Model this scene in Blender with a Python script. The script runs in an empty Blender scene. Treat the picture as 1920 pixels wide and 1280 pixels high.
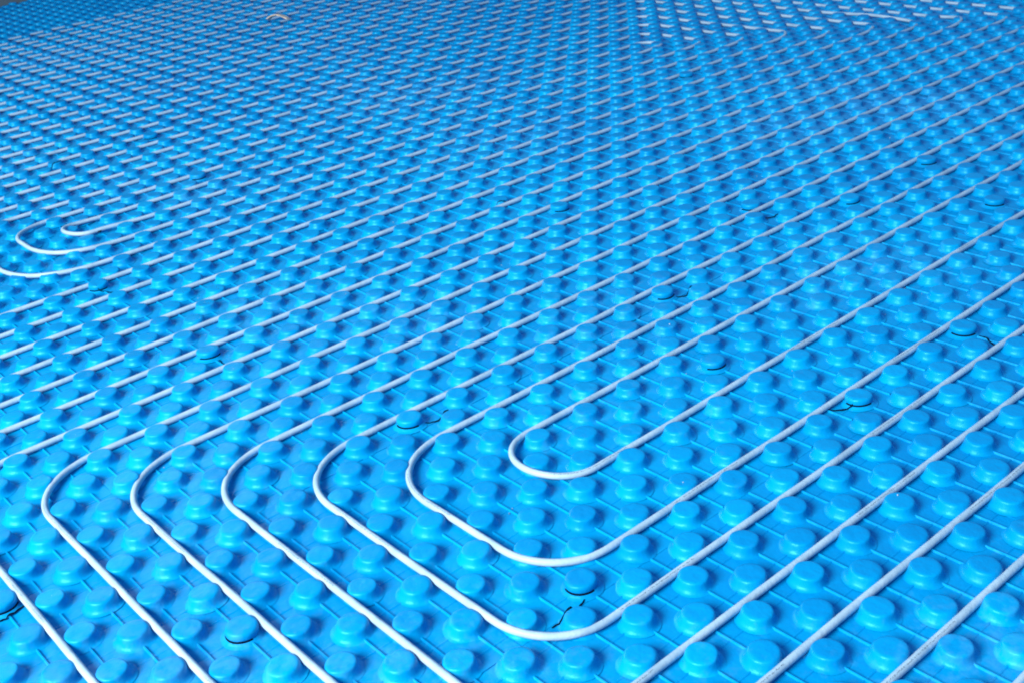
import bpy, bmesh, math, random
from mathutils import Matrix, Vector, noise

rng = random.Random(7)
S = 0.1                       # metres per lattice pitch
H = 0.156                      # stud height (in pitches)
sc = bpy.context.scene

# ------------------------------------------------------------------ camera
ROT = [[0.7498205, 0.6543461, 0.0979815], [-0.3635231, 0.2836945, 0.8873378], [0.5528292, -0.7009626, 0.4505899]]
CAM = [-9.83251, 6.06211, -9.47898]
LENS = 41.4759
cam_d = bpy.data.cameras.new('camera')
cam = bpy.data.objects.new('camera', cam_d)
sc.collection.objects.link(cam)
sc.camera = cam
cam_d.sensor_width = 36.0
cam_d.lens = LENS
cam_d.clip_start = 0.05
cam_d.clip_end = 200
right = Vector((ROT[0][0], -ROT[0][1], -ROT[0][2]))
down = Vector((ROT[1][0], -ROT[1][1], -ROT[1][2]))
fwd = Vector((ROT[2][0], -ROT[2][1], -ROT[2][2]))
cpos = Vector((CAM[0] * S, -CAM[1] * S, (-CAM[2] + H) * S))
m = Matrix.Identity(4)
for r in range(3):
    m[r][0], m[r][1], m[r][2], m[r][3] = right[r], -down[r], -fwd[r], cpos[r]
cam.matrix_world = m
cam_d.dof.use_dof = True
cam_d.dof.focus_distance = 1.75
cam_d.dof.aperture_fstop = 14

# ------------------------------------------------------------------ light
world = bpy.data.worlds.new('World')
sc.world = world
world.use_nodes = True
bg = world.node_tree.nodes['Background']
bg.inputs['Color'].default_value = (0.20, 0.50, 1.0, 1)
bg.inputs['Strength'].default_value = 0.60

def window_light(name, loc, target, sx, sy, power, col):
    d = bpy.data.lights.new(name, 'AREA')
    d.shape = 'RECTANGLE'
    d.size, d.size_y, d.energy, d.color = sx, sy, power, col
    o = bpy.data.objects.new(name, d)
    sc.collection.objects.link(o)
    o.location = loc
    o.rotation_euler = (Vector(target) - Vector(loc)).to_track_quat('-Z', 'Y').to_euler()
    return o

window_light('window_light_near', (-4.0, 0.3, 2.6), (0.6, 1.1, 0), 2.3, 2.1, 620, (1.0, 0.99, 0.86))
window_light('window_light_far', (1.4, 9.6, 2.8), (0.6, 2.0, 0), 4.0, 2.6, 1000, (0.93, 0.95, 1.0))

sc.view_settings.view_transform = 'Standard'
sc.view_settings.look = 'None'
sc.view_settings.exposure = 0.0
sc.view_settings.gamma = 1.0

# ------------------------------------------------------------------ helpers
def L(i, j, z=0.0):
    return Vector((i * S, -j * S, z * S))

def pix(i, j, z=0.0):
    d = L(i, j, z) - cpos
    dz = d.dot(fwd)
    if dz < 0.05:
        return None
    f = LENS / 36 * 1920
    return (960 + f * d.dot(right) / dz, 640 + f * d.dot(down) / dz, dz / S)

def in_view(i, j, mg=0.0, z=0.1):
    p = pix(i, j, z)
    return p is not None and -mg < p[0] < 1920 + mg and -mg < p[1] < 1280 + mg

def near_view(i, j):
    # in view, or within a couple of pitches of it
    for a, b in ((0, 0), (2.5, 0), (-2.5, 0), (0, 2.5), (0, -2.5), (1.8, 1.8), (-1.8, 1.8), (1.8, -1.8), (-1.8, -1.8)):
        if in_view(i + a, j + b):
            return True
    return False

def tag(o, label=None, cat=None, group=None, kind=None):
    if label: o['label'] = label
    if cat: o['category'] = cat
    if group: o['group'] = group
    if kind: o['kind'] = kind
    return o

def link(name, me, mat=None, parent=None):
    if mat and not me.materials:
        me.materials.append(mat)
    o = bpy.data.objects.new(name, me)
    sc.collection.objects.link(o)
    if parent: o.parent = parent
    return o

def mesh_py(name, v, f, smooth=True):
    me = bpy.data.meshes.new(name)
    me.from_pydata([tuple(x) for x in v], [], f)
    me.update()
    if smooth:
        me.polygons.foreach_set('use_smooth', [True] * len(me.polygons))
    return me

def ordinal(n):
    return ['first', 'second', 'third', 'fourth', 'fifth', 'sixth', 'seventh', 'eighth', 'ninth', 'tenth',
            'eleventh', 'twelfth', 'thirteenth', 'fourteenth', 'fifteenth', 'sixteenth', 'seventeenth',
            'eighteenth', 'nineteenth', 'twentieth', 'twenty-first', 'twenty-second', 'twenty-third', 'twenty-fourth',
            'twenty-fifth', 'twenty-sixth', 'twenty-seventh', 'twenty-eighth', 'twenty-ninth', 'thirtieth'][n - 1]

# ------------------------------------------------------------------ materials
def new_mat(name):
    mt = bpy.data.materials.new(name)
    mt.use_nodes = True
    nt = mt.node_tree
    return mt, nt, nt.nodes['Principled BSDF']

def nd(nt, t, **k):
    n = nt.nodes.new(t)
    for a, b in k.items():
        setattr(n, a, b)
    return n

def plastic_blue():
    mt, nt, b = new_mat('blue_foil')
    lk = nt.links.new
    geo = nd(nt, 'ShaderNodeNewGeometry')
    info = nd(nt, 'ShaderNodeObjectInfo')
    # per piece and slow tonal drift
    n1 = nd(nt, 'ShaderNodeTexNoise'); n1.inputs['Scale'].default_value = 2.2; n1.inputs['Detail'].default_value = 3
    lk(geo.outputs['Position'], n1.inputs['Vector'])
    ad = nd(nt, 'ShaderNodeMath', operation='MULTIPLY_ADD'); ad.inputs[1].default_value = 0.45
    lk(info.outputs['Random'], ad.inputs[0]); lk(n1.outputs['Fac'], ad.inputs[2])
    cr = nd(nt, 'ShaderNodeValToRGB')
    cr.color_ramp.elements[0].position = 0.35; cr.color_ramp.elements[0].color = (0.0, 0.195, 0.50, 1)
    cr.color_ramp.elements[1].position = 1.05; cr.color_ramp.elements[1].color = (0.0, 0.272, 0.60, 1)
    lk(ad.outputs[0], cr.inputs['Fac'])
    # dust film, patchy
    n2 = nd(nt, 'ShaderNodeTexNoise'); n2.inputs['Scale'].default_value = 55; n2.inputs['Detail'].default_value = 6
    n2.inputs['Roughness'].default_value = 0.65
    lk(geo.outputs['Position'], n2.inputs['Vector'])
    n3 = nd(nt, 'ShaderNodeTexNoise'); n3.inputs['Scale'].default_value = 1.3; n3.inputs['Detail'].default_value = 2
    lk(geo.outputs['Position'], n3.inputs['Vector'])
    mu = nd(nt, 'ShaderNodeMath', operation='MULTIPLY'); lk(n2.outputs['Fac'], mu.inputs[0]); lk(n3.outputs['Fac'], mu.inputs[1])
    mr = nd(nt, 'ShaderNodeMapRange'); mr.inputs['From Min'].default_value = 0.27; mr.inputs['From Max'].default_value = 0.50
    mr.inputs['To Max'].default_value = 0.15
    lk(mu.outputs[0], mr.inputs['Value'])
    mx = nd(nt, 'ShaderNodeMix', data_type='RGBA')
    lk(mr.outputs[0], mx.inputs['Factor']); lk(cr.outputs['Color'], mx.inputs['A'])
    mx.inputs['B'].default_value = (0.26, 0.42, 0.70, 1)
    lk(mx.outputs['Result'], b.inputs['Base Color'])
    # gloss
    rr = nd(nt, 'ShaderNodeMapRange'); rr.inputs['To Min'].default_value = 0.24; rr.inputs['To Max'].default_value = 0.52
    lk(n2.outputs['Fac'], rr.inputs['Value']); lk(rr.outputs[0], b.inputs['Roughness'])
    b.inputs['IOR'].default_value = 1.45
    b.inputs['Specular IOR Level'].default_value = 0.5
    b.inputs['Specular Tint'].default_value = (0.15, 0.75, 1.0, 1)
    # fine crinkle of the vacuum-formed foil
    n4 = nd(nt, 'ShaderNodeTexNoise'); n4.inputs['Scale'].default_value = 130; n4.inputs['Detail'].default_value = 3
    lk(geo.outputs['Position'], n4.inputs['Vector'])
    bp = nd(nt, 'ShaderNodeBump'); bp.inputs['Strength'].default_value = 0.34; bp.inputs['Distance'].default_value = 0.0022
    n5 = nd(nt, 'ShaderNodeTexNoise'); n5.inputs['Scale'].default_value = 22; n5.inputs['Detail'].default_value = 2
    lk(geo.outputs['Position'], n5.inputs['Vector'])
    bq = nd(nt, 'ShaderNodeBump'); bq.inputs['Strength'].default_value = 0.35; bq.inputs['Distance'].default_value = 0.006
    lk(n5.outputs['Fac'], bq.inputs['Height']); lk(bq.outputs['Normal'], bp.inputs['Normal'])
    lk(n4.outputs['Fac'], bp.inputs['Height']); lk(bp.outputs['Normal'], b.inputs['Normal'])
    return mt

def pipe_mat():
    mt, nt, b = new_mat('pipe_white')
    lk = nt.links.new
    geo = nd(nt, 'ShaderNodeNewGeometry')
    n1 = nd(nt, 'ShaderNodeTexNoise'); n1.inputs['Scale'].default_value = 26; n1.inputs['Detail'].default_value = 5
    lk(geo.outputs['Position'], n1.inputs['Vector'])
    cr = nd(nt, 'ShaderNodeValToRGB')
    e = cr.color_ramp.elements
    e[0].position = 0.28; e[0].color = (0.24, 0.37, 0.50, 1)
    e[1].position = 0.62; e[1].color = (0.335, 0.475, 0.61, 1)
    lk(n1.outputs['Fac'], cr.inputs['Fac'])
    uv = nd(nt, 'ShaderNodeUVMap')
    sp = nd(nt, 'ShaderNodeSeparateXYZ'); lk(uv.outputs['UV'], sp.inputs[0])
    # printed line: letters as broken ticks along the crown, in runs with gaps
    mp = nd(nt, 'ShaderNodeMapping'); mp.inputs['Scale'].default_value = (46, 30, 1); lk(uv.outputs['UV'], mp.inputs['Vector'])
    tn = nd(nt, 'ShaderNodeTexNoise', noise_dimensions='2D'); tn.inputs['Scale'].default_value = 1; tn.inputs['Detail'].default_value = 1
    lk(mp.outputs['Vector'], tn.inputs['Vector'])
    g1 = nd(nt, 'ShaderNodeMath', operation='GREATER_THAN'); g1.inputs[1].default_value = 0.52; lk(tn.outputs['Fac'], g1.inputs[0])
    bd1 = nd(nt, 'ShaderNodeMath', operation='COMPARE'); bd1.inputs[1].default_value = 0.30; bd1.inputs[2].default_value = 0.032
    lk(sp.outputs['Y'], bd1.inputs[0])
    fr = nd(nt, 'ShaderNodeMath', operation='FRACT')
    dv = nd(nt, 'ShaderNodeMath', operation='DIVIDE'); dv.inputs[1].default_value = 5.3; lk(sp.outputs['X'], dv.inputs[0]); lk(dv.outputs[0], fr.inputs[0])
    lt = nd(nt, 'ShaderNodeMath', operation='LESS_THAN'); lt.inputs[1].default_value = 0.26; lk(fr.outputs[0], lt.inputs[0])
    m1 = nd(nt, 'ShaderNodeMath', operation='MULTIPLY'); lk(g1.outputs[0], m1.inputs[0]); lk(bd1.outputs[0], m1.inputs[1])
    m2 = nd(nt, 'ShaderNodeMath', operation='MULTIPLY'); lk(m1.outputs[0], m2.inputs[0]); lk(lt.outputs[0], m2.inputs[1])
    m3 = nd(nt, 'ShaderNodeMath', operation='MULTIPLY'); lk(m2.outputs[0], m3.inputs[0]); m3.inputs[1].default_value = 0.7
    px = nd(nt, 'ShaderNodeMix', data_type='RGBA'); lk(m3.outputs[0], px.inputs['Factor']); lk(cr.outputs['Color'], px.inputs['A'])
    px.inputs['B'].default_value = (0.05, 0.06, 0.09, 1)
    lk(px.outputs['Result'], b.inputs['Base Color'])
    b.inputs['Roughness'].default_value = 0.55
    n4 = nd(nt, 'ShaderNodeTexNoise'); n4.inputs['Scale'].default_value = 150; n4.inputs['Detail'].default_value = 3
    lk(geo.outputs['Position'], n4.inputs['Vector'])
    bp = nd(nt, 'ShaderNodeBump'); bp.inputs['Strength'].default_value = 0.35; bp.inputs['Distance'].default_value = 0.002
    lk(n4.outputs['Fac'], bp.inputs['Height']); lk(bp.outputs['Normal'], b.inputs['Normal'])
    return mt

def plain(name, col, rough=0.8, scale=20, var=0.25):
    mt, nt, b = new_mat(name)
    lk = nt.links.new
    geo = nd(nt, 'ShaderNodeNewGeometry')
    n1 = nd(nt, 'ShaderNodeTexNoise'); n1.inputs['Scale'].default_value = scale; n1.inputs['Detail'].default_value = 5
    lk(geo.outputs['Position'], n1.inputs['Vector'])
    cr = nd(nt, 'ShaderNodeValToRGB')
    cr.color_ramp.elements[0].position = 0.3
    cr.color_ramp.elements[1].position = 0.7
    cr.color_ramp.elements[0].color = (*[c * (1 - var) for c in col], 1)
    cr.color_ramp.elements[1].color = (*[min(1, c * (1 + var)) for c in col], 1)
    lk(n1.outputs['Fac'], cr.inputs['Fac']); lk(cr.outputs['Color'], b.inputs['Base Color'])
    b.inputs['Roughness'].default_value = rough
    return mt

M_BLUE = plastic_blue()
M_PIPE = pipe_mat()
M_GAP_SHADE = plain('painted_gap_shade', (0.0008, 0.003, 0.014), 1.0)  # near-black colour standing in for the shade inside foil gaps
M_GAP_SHADE.node_tree.nodes['Principled BSDF'].inputs['Specular IOR Level'].default_value = 0.05
M_INK = plain('black_ink', (0.012, 0.012, 0.016), 0.6)
M_CONC = plain('concrete', (0.23, 0.23, 0.22), 0.95, 6)
M_WALL = plain('plaster', (0.07, 0.11, 0.14), 0.9, 4, 0.12)
M_WOOD = plain('pale_wood', (0.62, 0.50, 0.38), 0.8, 60, 0.35)

# ------------------------------------------------------------------ setting
fl = mesh_py('floor', [L(-30, 20, -0.35), L(60, 20, -0.35), L(60, -61.2, -0.35), L(-30, -61.2, -0.35)], [(0, 1, 2, 3)], False)
tag(link('floor', fl, M_CONC), kind='structure')
JW = -59.4
bm = bmesh.new()
bmesh.ops.create_cube(bm, size=1)
for v in bm.verts:
    v.co = Vector(((v.co.x * 90 + 15) * S, (-JW + 0.05 + (v.co.y + 0.5) * 1.2) * S, ((v.co.z + 0.5) * 24 - 0.34) * S))
me = bpy.data.meshes.new('wall'); bm.to_mesh(me); bm.free()
tag(link('wall', me, M_WALL), kind='structure')

# ------------------------------------------------------------------ studs
def stud_mesh(name, prof, seed, dent, seg=26):
    v, f = [], []
    n = len(prof)
    for k, (r, z) in enumerate(prof):
        for s in range(seg):
            a = 2 * math.pi * s / seg
            q = Vector((math.cos(a) * 1.3, math.sin(a) * 1.3, z * 4 + seed * 9.1))
            rr = r * (1 + dent * noise.noise(q))
            zz = z
            if z > H * 0.9:
                zz = z + 0.006 * noise.noise(Vector((math.cos(a) * r * 9, math.sin(a) * r * 9, seed * 3.7)))
            v.append((rr * math.cos(a) * S, rr * math.sin(a) * S, zz * S))
    for k in range(n - 1):
        for s in range(seg):
            t = (s + 1) % seg
            f.append((k * seg + s, k * seg + t, (k + 1) * seg + t, (k + 1) * seg + s))
    v.append((0, 0, (H + 0.004 * math.sin(seed * 2.3)) * S))
    for s in range(seg):
        f.append(((n - 1) * seg + s, (n - 1) * seg + (s + 1) % seg, len(v) - 1))
    me = mesh_py(name, v, f)
    me.materials.append(M_BLUE)
    return me

PR = [(.280, 0.0010), (.264, 0.0060), (.248, 0.0140), (.232, 0.0280), (.217, 0.0548), (.207, 0.0898), (.201, 0.1181), (.197, 0.1351), (.189, 0.1465), (.175, 0.1536), (.150, 0.1559), (.08, 0.1562)]
PB = [(.292, 0.0010), (.276, 0.0060), (.260, 0.0140), (.244, 0.0280), (.229, 0.0548), (.217, 0.0869), (.209, 0.1134), (.202, 0.1332), (.191, 0.1455), (.174, 0.1533), (.146, 0.1559), (.08, 0.1562)]
PL = [(.292, 0.0010), (.278, 0.0060), (.260, 0.0140), (.240, 0.0280), (.224, 0.0473), (.206, 0.0510), (.203, 0.0567), (.203, 0.0633), (.208, 0.0671), (.215, 0.0775), (.213, 0.1304), (.206, 0.1550), (.192, 0.1654), (.165, 0.1701), (.10, 0.1710)]
V_R = [stud_mesh('stud_round', PR, s, 0.035) for s in range(5)]
V_B = [stud_mesh('stud_wide', PB, s + 7, 0.035) for s in range(5)]
V_L = [stud_mesh('stud_loose', PL, s + 15, 0.03) for s in range(3)]

for me in V_L:                       # shade in the slit under a loose cap, painted as a dark band
    me.materials.append(M_GAP_SHADE)
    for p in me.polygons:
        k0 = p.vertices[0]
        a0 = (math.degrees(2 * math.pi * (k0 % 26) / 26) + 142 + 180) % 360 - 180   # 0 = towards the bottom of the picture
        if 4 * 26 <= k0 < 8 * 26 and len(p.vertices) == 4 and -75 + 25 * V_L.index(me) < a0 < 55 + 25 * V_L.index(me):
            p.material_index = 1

loose = {(-2, -3), (-1, -8), (-2, -13), (5, -8), (4, -3), (7, -3), (3.5, -5.5), (-5.5, -5.5), (12.5, -5.5), (11, -8),
         (-2, -18), (7, -13), (9.5, -9.5), (3, -23), (14, -8), (-7.5, -8.5), (17, -18), (4, -28)}

# ------------------------------------------------------------------ panels
WID, LEN = 5.0, 14.0
def panel_base(i0, i1, j0, j1):
    """foil sheet with thickness, low ribs joining the studs both ways"""
    g = 0.002
    v, f = [], []
    def box(a0, a1, b0, b1, z0, z1, bev=0.0):
        k = len(v)
        for (x, y, z) in ((a0, b0, z0), (a1, b0, z0), (a1, b1, z0), (a0, b1, z0),
                          (a0 + bev, b0 - bev, z1), (a1 - bev, b0 - bev, z1), (a1 - bev, b1 + bev, z1), (a0 + bev, b1 + bev, z1)):
            v.append(L(x, y, z))
        for q in ((4, 5, 6, 7), (0, 1, 5, 4), (1, 2, 6, 5), (2, 3, 7, 6), (3, 0, 4, 7)):
            f.append(tuple(k + a for a in q))
    box(i0 + g, i1 - g, j0 - g, j1 + g, -0.30, 0.0, 0.001)
    def rib(a, b, w, h, along_v):
        (x0, y0), (x1, y1) = a, b
        k = len(v)
        if along_v:
            for (dx, z) in ((-w, -.002), (-w * .35, h), (w * .35, h), (w, -.002)):
                v.append(L(x0 + dx, y0, z)); v.append(L(x1 + dx, y1, z))
        else:
            for (dy, z) in ((w, -.002), (w * .35, h), (-w * .35, h), (-w, -.002)):
                v.append(L(x0, y0 + dy, z)); v.append(L(x1, y1 + dy, z))
        for s in range(3):
            f.append((k + 2 * s, k + 2 * s + 2, k + 2 * s + 3, k + 2 * s + 1))
    n = int(math.floor(i0 * 2)) + 1
    while n / 2 < i1 - .03:
        if n / 2 > i0 + .03:
            rib((n / 2, j0 - .02), (n / 2, j1 + .02), .020, .026, True)
        n += 1
    n = int(math.floor(j1 * 2)) + 1
    while n / 2 < j0 - .03:
        if n / 2 > j1 + .03:
            rib((i0 + .02, n / 2), (i1 - .02, n / 2), .022, .010, False)
        n += 1
    return mesh_py('base_sheet', v, f, False)

strips = []
j_hi = 3.25
jb = -2.75
while j_hi > JW:
    strips.append((j_hi, max(jb, JW)))
    j_hi = jb
    jb -= WID
offs = [2.75, -3.25, 8.75, -0.25, 5.75, 11.75, 1.75, 7.75, 13.75, 4.75, 10.75, 0.75, 6.75]
n_panel = 0
for s, (j0, j1) in enumerate(strips):
    cells = []
    # list the studs near view
    jj = math.floor(j1 * 2) / 2
    pts = []
    while jj <= j0:
        if j1 < jj < j0:
            frac = 0.0 if abs(jj - round(jj)) < .01 else 0.5
            ii = -20 + frac
            while ii < 50:
                if near_view(ii, jj):
                    pts.append((ii, jj))
                ii += 1
        jj += 0.5
    if not pts:
        continue
    lo, hi = min(p[0] for p in pts), max(p[0] for p in pts)
    cut = offs[s % len(offs)]
    while cut > lo: cut -= LEN
    cuts = [cut]
    while cuts[-1] < hi: cuts.append(cuts[-1] + LEN)
    # short slivers at the two ends join their neighbour when nothing of them is seen
    segs = list(zip(cuts[:-1], cuts[1:]))
    segs = [(a, b) for a, b in segs if any(a < p[0] < b and in_view(p[0], p[1]) for p in pts)]
    if not segs:
        continue
    for q, (a, b) in enumerate(segs):
        aa = min(a, lo - .75) if q == 0 else a
        bb = max(b, hi + .75) if q == len(segs) - 1 else b
        aa = max(aa, math.floor(lo) - .75) if q == 0 else aa
        bb = min(bb, math.ceil(hi) + .75) if q == len(segs) - 1 else bb
        root = bpy.data.objects.new('insulation_panel', None)
        root.empty_display_size = 0.05
        sc.collection.objects.link(root)
        org = L((aa + bb) / 2, (j0 + j1) / 2, 0)
        root.location = org
        if len(segs) == 1:
            where = 'alone in its row'
        elif len(segs) == 2:
            where = ['left of its two', 'right of its two'][q]
        else:
            where = ordinal(q + 1) + ' from the left'
        row = ordinal(s + 1) + ' row from bottom right'
        tag(root, f'blue studded insulation panel, {row}, {where}', 'floor panel', 'blue studded insulation panels')
        n_panel += 1
        dz = (s + q) % 2 * 0.009
        base = link('base_sheet', panel_base(aa, bb, j0, j1), M_BLUE, root)
        base.location = -org + Vector((0, 0, dz * S))
        for (i, j) in pts:
            if not (aa < i < bb): continue
            isr = abs(j - round(j)) < .01
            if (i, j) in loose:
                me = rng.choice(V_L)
            else:
                me = rng.choice(V_R if isr else V_B)
            o = bpy.data.objects.new('stud', me)
            sc.collection.objects.link(o)
            o.parent = root
            o.location = L(i + rng.gauss(0, .004), j + rng.gauss(0, .004), dz) - org
            o.rotation_euler = (rng.gauss(0, .022), rng.gauss(0, .022), 0 if (i, j) in loose else rng.random() * 6.28)
            k = 1 + rng.gauss(0, .012)
            o.scale = (k, k, 1 + rng.gauss(0, .02))

# ------------------------------------------------------------------ pipes
PR_ = 0.051
PZ = 0.070
def tube(path, r, seg=12, wob=0.008, seed=0, closed=False):
    """path: list of (i, j, z) already dense"""
    v, f = [], []
    n = len(path)
    for k in range(n):
        p = Vector(path[k]); a = Vector(path[max(0, k - 1)]); b = Vector(path[min(n - 1, k + 1)])
        t = (b - a); t.z *= 1; t.normalize()
        side = Vector((-t.y, t.x, 0)).normalized()
        up = t.cross(side); up = up if up.z > 0 else -up
        w1 = noise.noise(Vector((p.x * .55, p.y * .55, seed * 3.3))) * wob * 1.6
        w2 = noise.noise(Vector((p.x * .4, p.y * .4, seed * 5.1 + 40))) * wob * 1.6
        c = p + side * w1 + Vector((0, 0, w2))
        r_ = r * (1 + .05 * noise.noise(Vector((p.x * 4, p.y * 4, seed))))
        for s in range(seg):
            an = 2 * math.pi * s / seg
            q = c + side * (math.cos(an) * r_) + up * (math.sin(an) * r_)
            v.append(L(q.x, q.y, q.z))
    for k in range(n - 1):
        for s in range(seg):
            t2 = (s + 1) % seg
            f.append((k * seg + s, (k + 1) * seg + s, (k + 1) * seg + t2, k * seg + t2))
    f.append(tuple(range(seg)))
    f.append(tuple((n - 1) * seg + s for s in reversed(range(seg))))
    me = mesh_py('pipe', v, f)
    uvl = me.uv_layers.new(name='UVMap')
    off = rng.random() * 20
    cum = [0.0]
    for k in range(1, n):
        cum.append(cum[-1] + (Vector(path[k]) - Vector(path[k - 1])).length)
    for lp in me.loops:
        k, sgm = divmod(lp.vertex_index, seg)
        uvl.data[lp.index].uv = (cum[k] + off, sgm / seg)
    bmq = bmesh.new(); bmq.from_mesh(me); bmesh.ops.recalc_face_normals(bmq, faces=bmq.faces); bmq.to_mesh(me); bmq.free()
    return me

def rounded(pts, step=0.2):
    """polyline of (i, j, bend radius) -> dense path with circular fillets"""
    out = []
    P = [Vector((a[0], a[1])) for a in pts]
    ends = []
    for k in range(len(P)):
        if 0 < k < len(P) - 1:
            r = pts[k][2]
            d0 = (P[k - 1] - P[k]).normalized(); d1 = (P[k + 1] - P[k]).normalized()
            t0, t1 = P[k] + d0 * r, P[k] + d1 * r
            c = P[k] + (d0 + d1) * r
            arc = []
            na = max(6, int(r * 1.57 / 0.08))
            for s in range(na + 1):
                a = s / na * math.pi / 2
                arc.append(c - d1 * r * math.cos(a) - d0 * r * math.sin(a))
            ends.append((t0, arc, t1))
        else:
            ends.append((P[k], [P[k]], P[k]))
    for k in range(len(P)):
        if k:
            a, b = ends[k - 1][2], ends[k][0]
            n = max(1, int((b - a).length / step))
            for s in range(1, n):
                out.append(a.lerp(b, s / n))
        for q in ends[k][1]:
            if not out or (q - out[-1]).length > 1e-4:
                out.append(q)
    return [(q.x, q.y, PZ) for q in out]

def i_end(j):
    i = 50.0
    while i > -20 and not in_view(i, j): i -= .25
    return i + 2.5
def i_start(j):
    i = -20.0
    while i < 50 and not in_view(i, j): i += .25
    return i - 2.5

n_pipe = 0
def pipe(pts, label, lifts=(), group='white heating pipes clipped between the studs'):
    global n_pipe
    n_pipe += 1
    path = rounded(pts)
    # springy bends ride up out of the channel
    path = [(x, y, z + sum(h * math.exp(-((x - a) ** 2 + (y - b) ** 2) / w ** 2) for a, b, h, w in lifts)) for x, y, z in path]
    q = []
    for k, (x, y, z) in enumerate(path):                 # cross runs ride a little higher near by, deeper far off
        a, b = path[max(0, k - 1)], path[min(len(path) - 1, k + 1)]
        ty = (b[1] - a[1]) ** 2 / max(1e-9, (b[0] - a[0]) ** 2 + (b[1] - a[1]) ** 2)
        q.append((x, y, z + ty * (.042 if x < 12 else (-.008 if 21.3 < x < 25.9 else -.030))))
    path = q
    o = link('heating_pipe', tube(path, PR_, seed=n_pipe), M_PIPE)
    return tag(o, label, 'pipe', group)

R1, R2 = 1.35, 1.0
JFAR = -43.5
def tail(j):
    """right end of an upper run: corner into the cross run when it is in view, else straight out"""
    ic = j + 41.0
    if in_view(ic, j, 80):
        return [(ic, j, .8), (ic, JFAR - j, .8), (ic - 2.5, JFAR - j, 0)]
    return [(i_end(j), j, 0)]

pipe([(i_end(-4.75), -4.75, 0), (-.75, -4.75, .749), (-.75, -6.25, .749)] + tail(-6.25),
     'white heating pipe making the innermost U-bend right of the centre')
names = {1: 'white heating pipe curving directly around the innermost U-bend',
         2: 'white heating pipe, second loop outward around the innermost U-bend',
         3: 'white heating pipe, third loop out, its bend left of bottom centre',
         4: 'white heating pipe, fourth loop out, bending between bottom centre and left corner',
         5: 'white heating pipe, fifth loop out, leftmost of the complete bends',
         6: 'white heating pipe, sixth loop out, crossing the bottom left corner of the picture'}
jl = {1: -3.25, 2: -2.25, 3: -1.25, 4: -.25, 5: .75, 6: 1.75}
for k in range(1, 7):
    ju, iv, j2 = -6.25 - k, -1.25 - k, jl[k]
    pipe([(i_end(j2) if k < 6 else 4, j2, 0), (iv, j2, R2), (iv, ju, R1)] + tail(ju), names[k])
for k in range(7, 13):
    ju = -6.25 - k
    pipe([(i_start(ju), ju, 0)] + tail(ju),
         f'white heating pipe running straight, {ordinal(k - 6)} run beyond the outermost looped pipe',
         [(ju + 41, ju, (.02, .08, .0, .07, .03, .06)[k - 7], .8), (ju + 41, ju - 2, (.0, .0, .07, .02, .0, .03)[k - 7], 1.3)])
# hairpins at the left edge
hair = ['white heating pipe ending in the smallest hairpin at the left edge',
        'white heating pipe looping around the smallest hairpin at the left edge',
        'white heating pipe, outer of the three nested hairpins, cut by the left edge']
hp = []
for mI in range(3):
    lo_, up_ = -21.25 + mI, -22.25 - mI
    il = -1.22 - .98 * mI
    r = .499 if mI == 0 else (1.25 if mI == 1 else 1.5)
    ir = 19.75 + mI
    o = pipe([(ir - 2.6, up_, 0), (il, up_, r), (il, lo_, r), (ir, lo_, r if mI == 0 else .8), (ir, up_, r if mI == 0 else .8), (ir - 2.5, up_, 0)],
             hair[mI], [(il + .2, (lo_ + up_) / 2, (.085, .085, .085)[mI], (.85, 1.4, 2.4)[mI]), (il + .9, lo_, .03, .6), (ir, lo_, .04, .8)])
    hp.append(o)
# far runs
far_lab = 1
for mI in range(3, 28):
    up_ = -22.25 - mI
    a, b = i_start(up_), min(i_end(up_), 17.2 + mI)
    if b - a < 3: continue
    pipe([(a, up_, 0), (b, up_, 0)], f'white heating pipe in the far field, {ordinal(far_lab)} straight run behind the three hairpins')
    far_lab += 1

# black marking band on the smallest hairpin
bd = [(-.62 + t * .03, -21.25, PZ + .062) for t in range(4)]
link('marking_band', tube(bd, PR_ + .004, wob=0), M_INK, hp[0])

# ------------------------------------------------------------------ painted shade of torn seams beside loose studs
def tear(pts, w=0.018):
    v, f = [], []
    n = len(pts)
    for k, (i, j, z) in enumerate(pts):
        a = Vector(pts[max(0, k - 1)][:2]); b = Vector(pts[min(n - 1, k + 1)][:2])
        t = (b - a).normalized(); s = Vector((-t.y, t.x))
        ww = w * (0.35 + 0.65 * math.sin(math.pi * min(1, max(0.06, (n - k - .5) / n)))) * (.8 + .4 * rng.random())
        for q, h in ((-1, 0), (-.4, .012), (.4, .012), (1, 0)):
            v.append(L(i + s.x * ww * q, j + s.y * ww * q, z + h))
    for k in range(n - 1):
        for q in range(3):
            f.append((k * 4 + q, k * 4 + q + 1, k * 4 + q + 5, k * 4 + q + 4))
    return mesh_py('seam_gap_shade', v, f)
def surf(i, j):
    z = 0.0
    if min(abs(i * 2 - round(i * 2)), 9) < .05: z = .027
    for (a, b, pf) in ((round(i), round(j), PR), (math.floor(i) + .5, math.floor(j) + .5, PB)):
        d = math.hypot(i - a, j - b)
        for (r0, z0), (r1, z1) in zip(pf[:-1], pf[1:]):
            if r1 <= d <= r0:
                z = max(z, z0 + (z1 - z0) * (r0 - d) / (r0 - r1))
    return z
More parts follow.
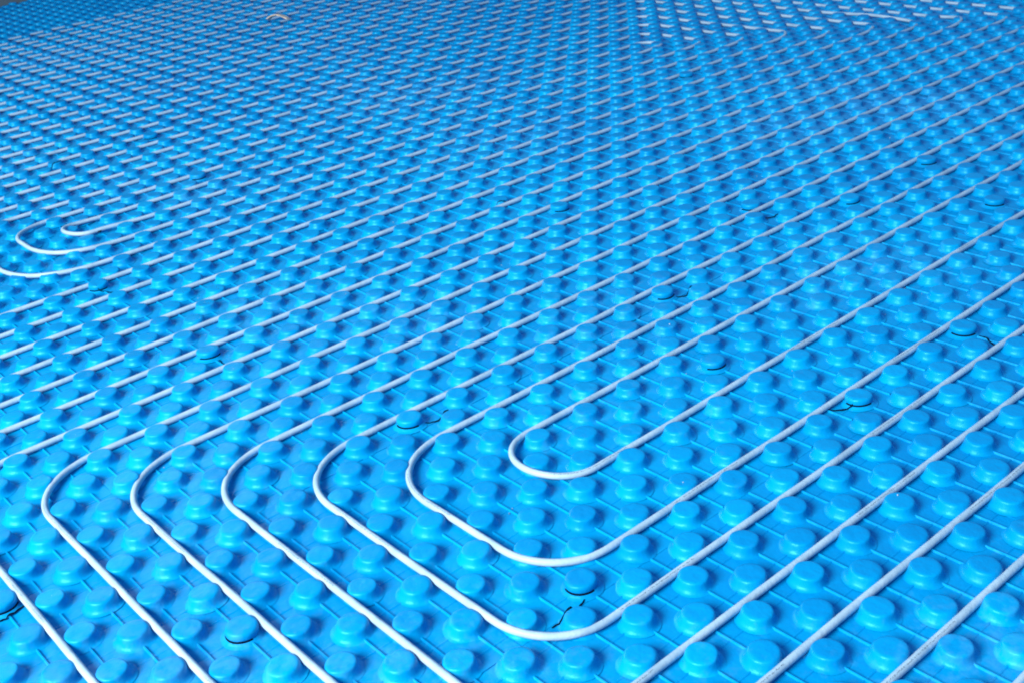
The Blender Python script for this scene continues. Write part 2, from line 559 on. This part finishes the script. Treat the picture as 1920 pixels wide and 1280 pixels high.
tears = [((-2.16, -2.80), (-2.78, -2.71)), ((-.82, -7.83), (-.25, -7.68)), ((-1.95, -12.72), (-1.98, -12.2)), ((5.15, -7.78), (5.45, -7.67)),
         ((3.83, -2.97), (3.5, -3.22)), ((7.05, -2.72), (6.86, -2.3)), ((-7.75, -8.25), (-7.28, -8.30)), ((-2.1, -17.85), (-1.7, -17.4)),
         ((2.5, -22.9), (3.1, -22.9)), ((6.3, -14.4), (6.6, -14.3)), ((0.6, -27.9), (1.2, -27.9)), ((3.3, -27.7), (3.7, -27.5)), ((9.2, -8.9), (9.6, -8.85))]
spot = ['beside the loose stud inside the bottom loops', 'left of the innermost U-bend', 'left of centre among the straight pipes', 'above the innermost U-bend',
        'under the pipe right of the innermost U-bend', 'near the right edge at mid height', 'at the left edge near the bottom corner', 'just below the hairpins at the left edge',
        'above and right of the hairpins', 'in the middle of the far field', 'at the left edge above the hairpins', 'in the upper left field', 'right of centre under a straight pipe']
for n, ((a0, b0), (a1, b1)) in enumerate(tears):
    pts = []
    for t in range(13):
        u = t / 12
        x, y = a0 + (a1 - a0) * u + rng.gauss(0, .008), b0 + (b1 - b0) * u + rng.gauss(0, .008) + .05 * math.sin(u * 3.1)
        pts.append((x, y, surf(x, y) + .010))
    o = link('seam_gap_shade', tear(pts), M_GAP_SHADE)  # ribbon laid on the foil; its dark colour paints the gap's shade
    tag(o, f'thin ribbon painted as the shade of a gap in the blue foil {spot[n]}', 'painted gap shade', 'painted shade of gaps where panels join')

# ------------------------------------------------------------------ litter
def chip(name, cx, cy, ang, ln, wd, label):
    v, f = [], []
    n = 9
    for k in range(n):
        t = k / (n - 1)
        x = (t - .5) * ln
        hh = .28 + .16 * math.sin(t * 3.3) + .03 * rng.random()
        w = wd * (.55 + .45 * math.sin(math.pi * (.12 + .8 * t))) * (.85 + .3 * rng.random())
        for q, z in ((-1, 0), (1, .05), (1, .0), (-1, -.05)):
            a = x; b = q * w / 2
            v.append(L(cx + a * math.cos(ang) - b * math.sin(ang), cy + a * math.sin(ang) + b * math.cos(ang), hh + z))
    for k in range(n - 1):
        for q in range(4):
            f.append((k * 4 + q, k * 4 + (q + 1) % 4, k * 4 + 4 + (q + 1) % 4, k * 4 + 4 + q))
    f.append((0, 1, 2, 3)); f.append(tuple((n - 1) * 4 + q for q in (3, 2, 1, 0)))
    return tag(link(name, mesh_py(name, v, f, False), M_WOOD), label, 'wood chip')
chip('wood_chip', 15.1, -38.9, 1.15, 1.05, .34, 'curled pale wood chip lying on the far studs at the top left')

# fine building-site crumbs
v, f = [], []
cnt = 0
while cnt < 420:
    i, j = rng.uniform(-8, 24), rng.uniform(-40, 3)
    if not in_view(i, j) or rng.random() > 1.2 / (1 + .05 * (abs(j + 12))): continue
    cnt += 1
    isn = min((i - a) ** 2 + (j - b) ** 2 for a, b in ((round(i), round(j)), (math.floor(i) + .5, math.floor(j) + .5)))
    d = math.sqrt(isn)
    if .14 < d < .30: continue
    z = H if d <= .14 else 0.006
    r = rng.uniform(.006, .016) * (1.5 if rng.random() < .08 else 1)
    k = len(v)
    for q in range(4):
        a = q * 2.09 + rng.random()
        v.append(L(i + (r * math.cos(a) if q < 3 else 0), j + (r * math.sin(a) if q < 3 else 0), z + (0 if q < 3 else r * 1.1)))
    f += [(k, k + 1, k + 3), (k + 1, k + 2, k + 3), (k + 2, k, k + 3)]
M_CRUMB = plain('plaster_crumb', (0.42, 0.47, 0.52), 0.95, 80, 0.4)
tag(link('plaster_crumbs', mesh_py('plaster_crumbs', v, f, False), M_CRUMB), 'tiny pale plaster crumbs scattered over the blue panels', 'crumbs', kind='stuff')

# ------------------------------------------------------------------ render defaults
sc.render.engine = 'CYCLES'
sc.cycles.filter_width = 1.9
sc.render.resolution_x, sc.render.resolution_y = 1024, 682
print('panels', n_panel, 'pipes', n_pipe, 'objects', len(bpy.data.objects))
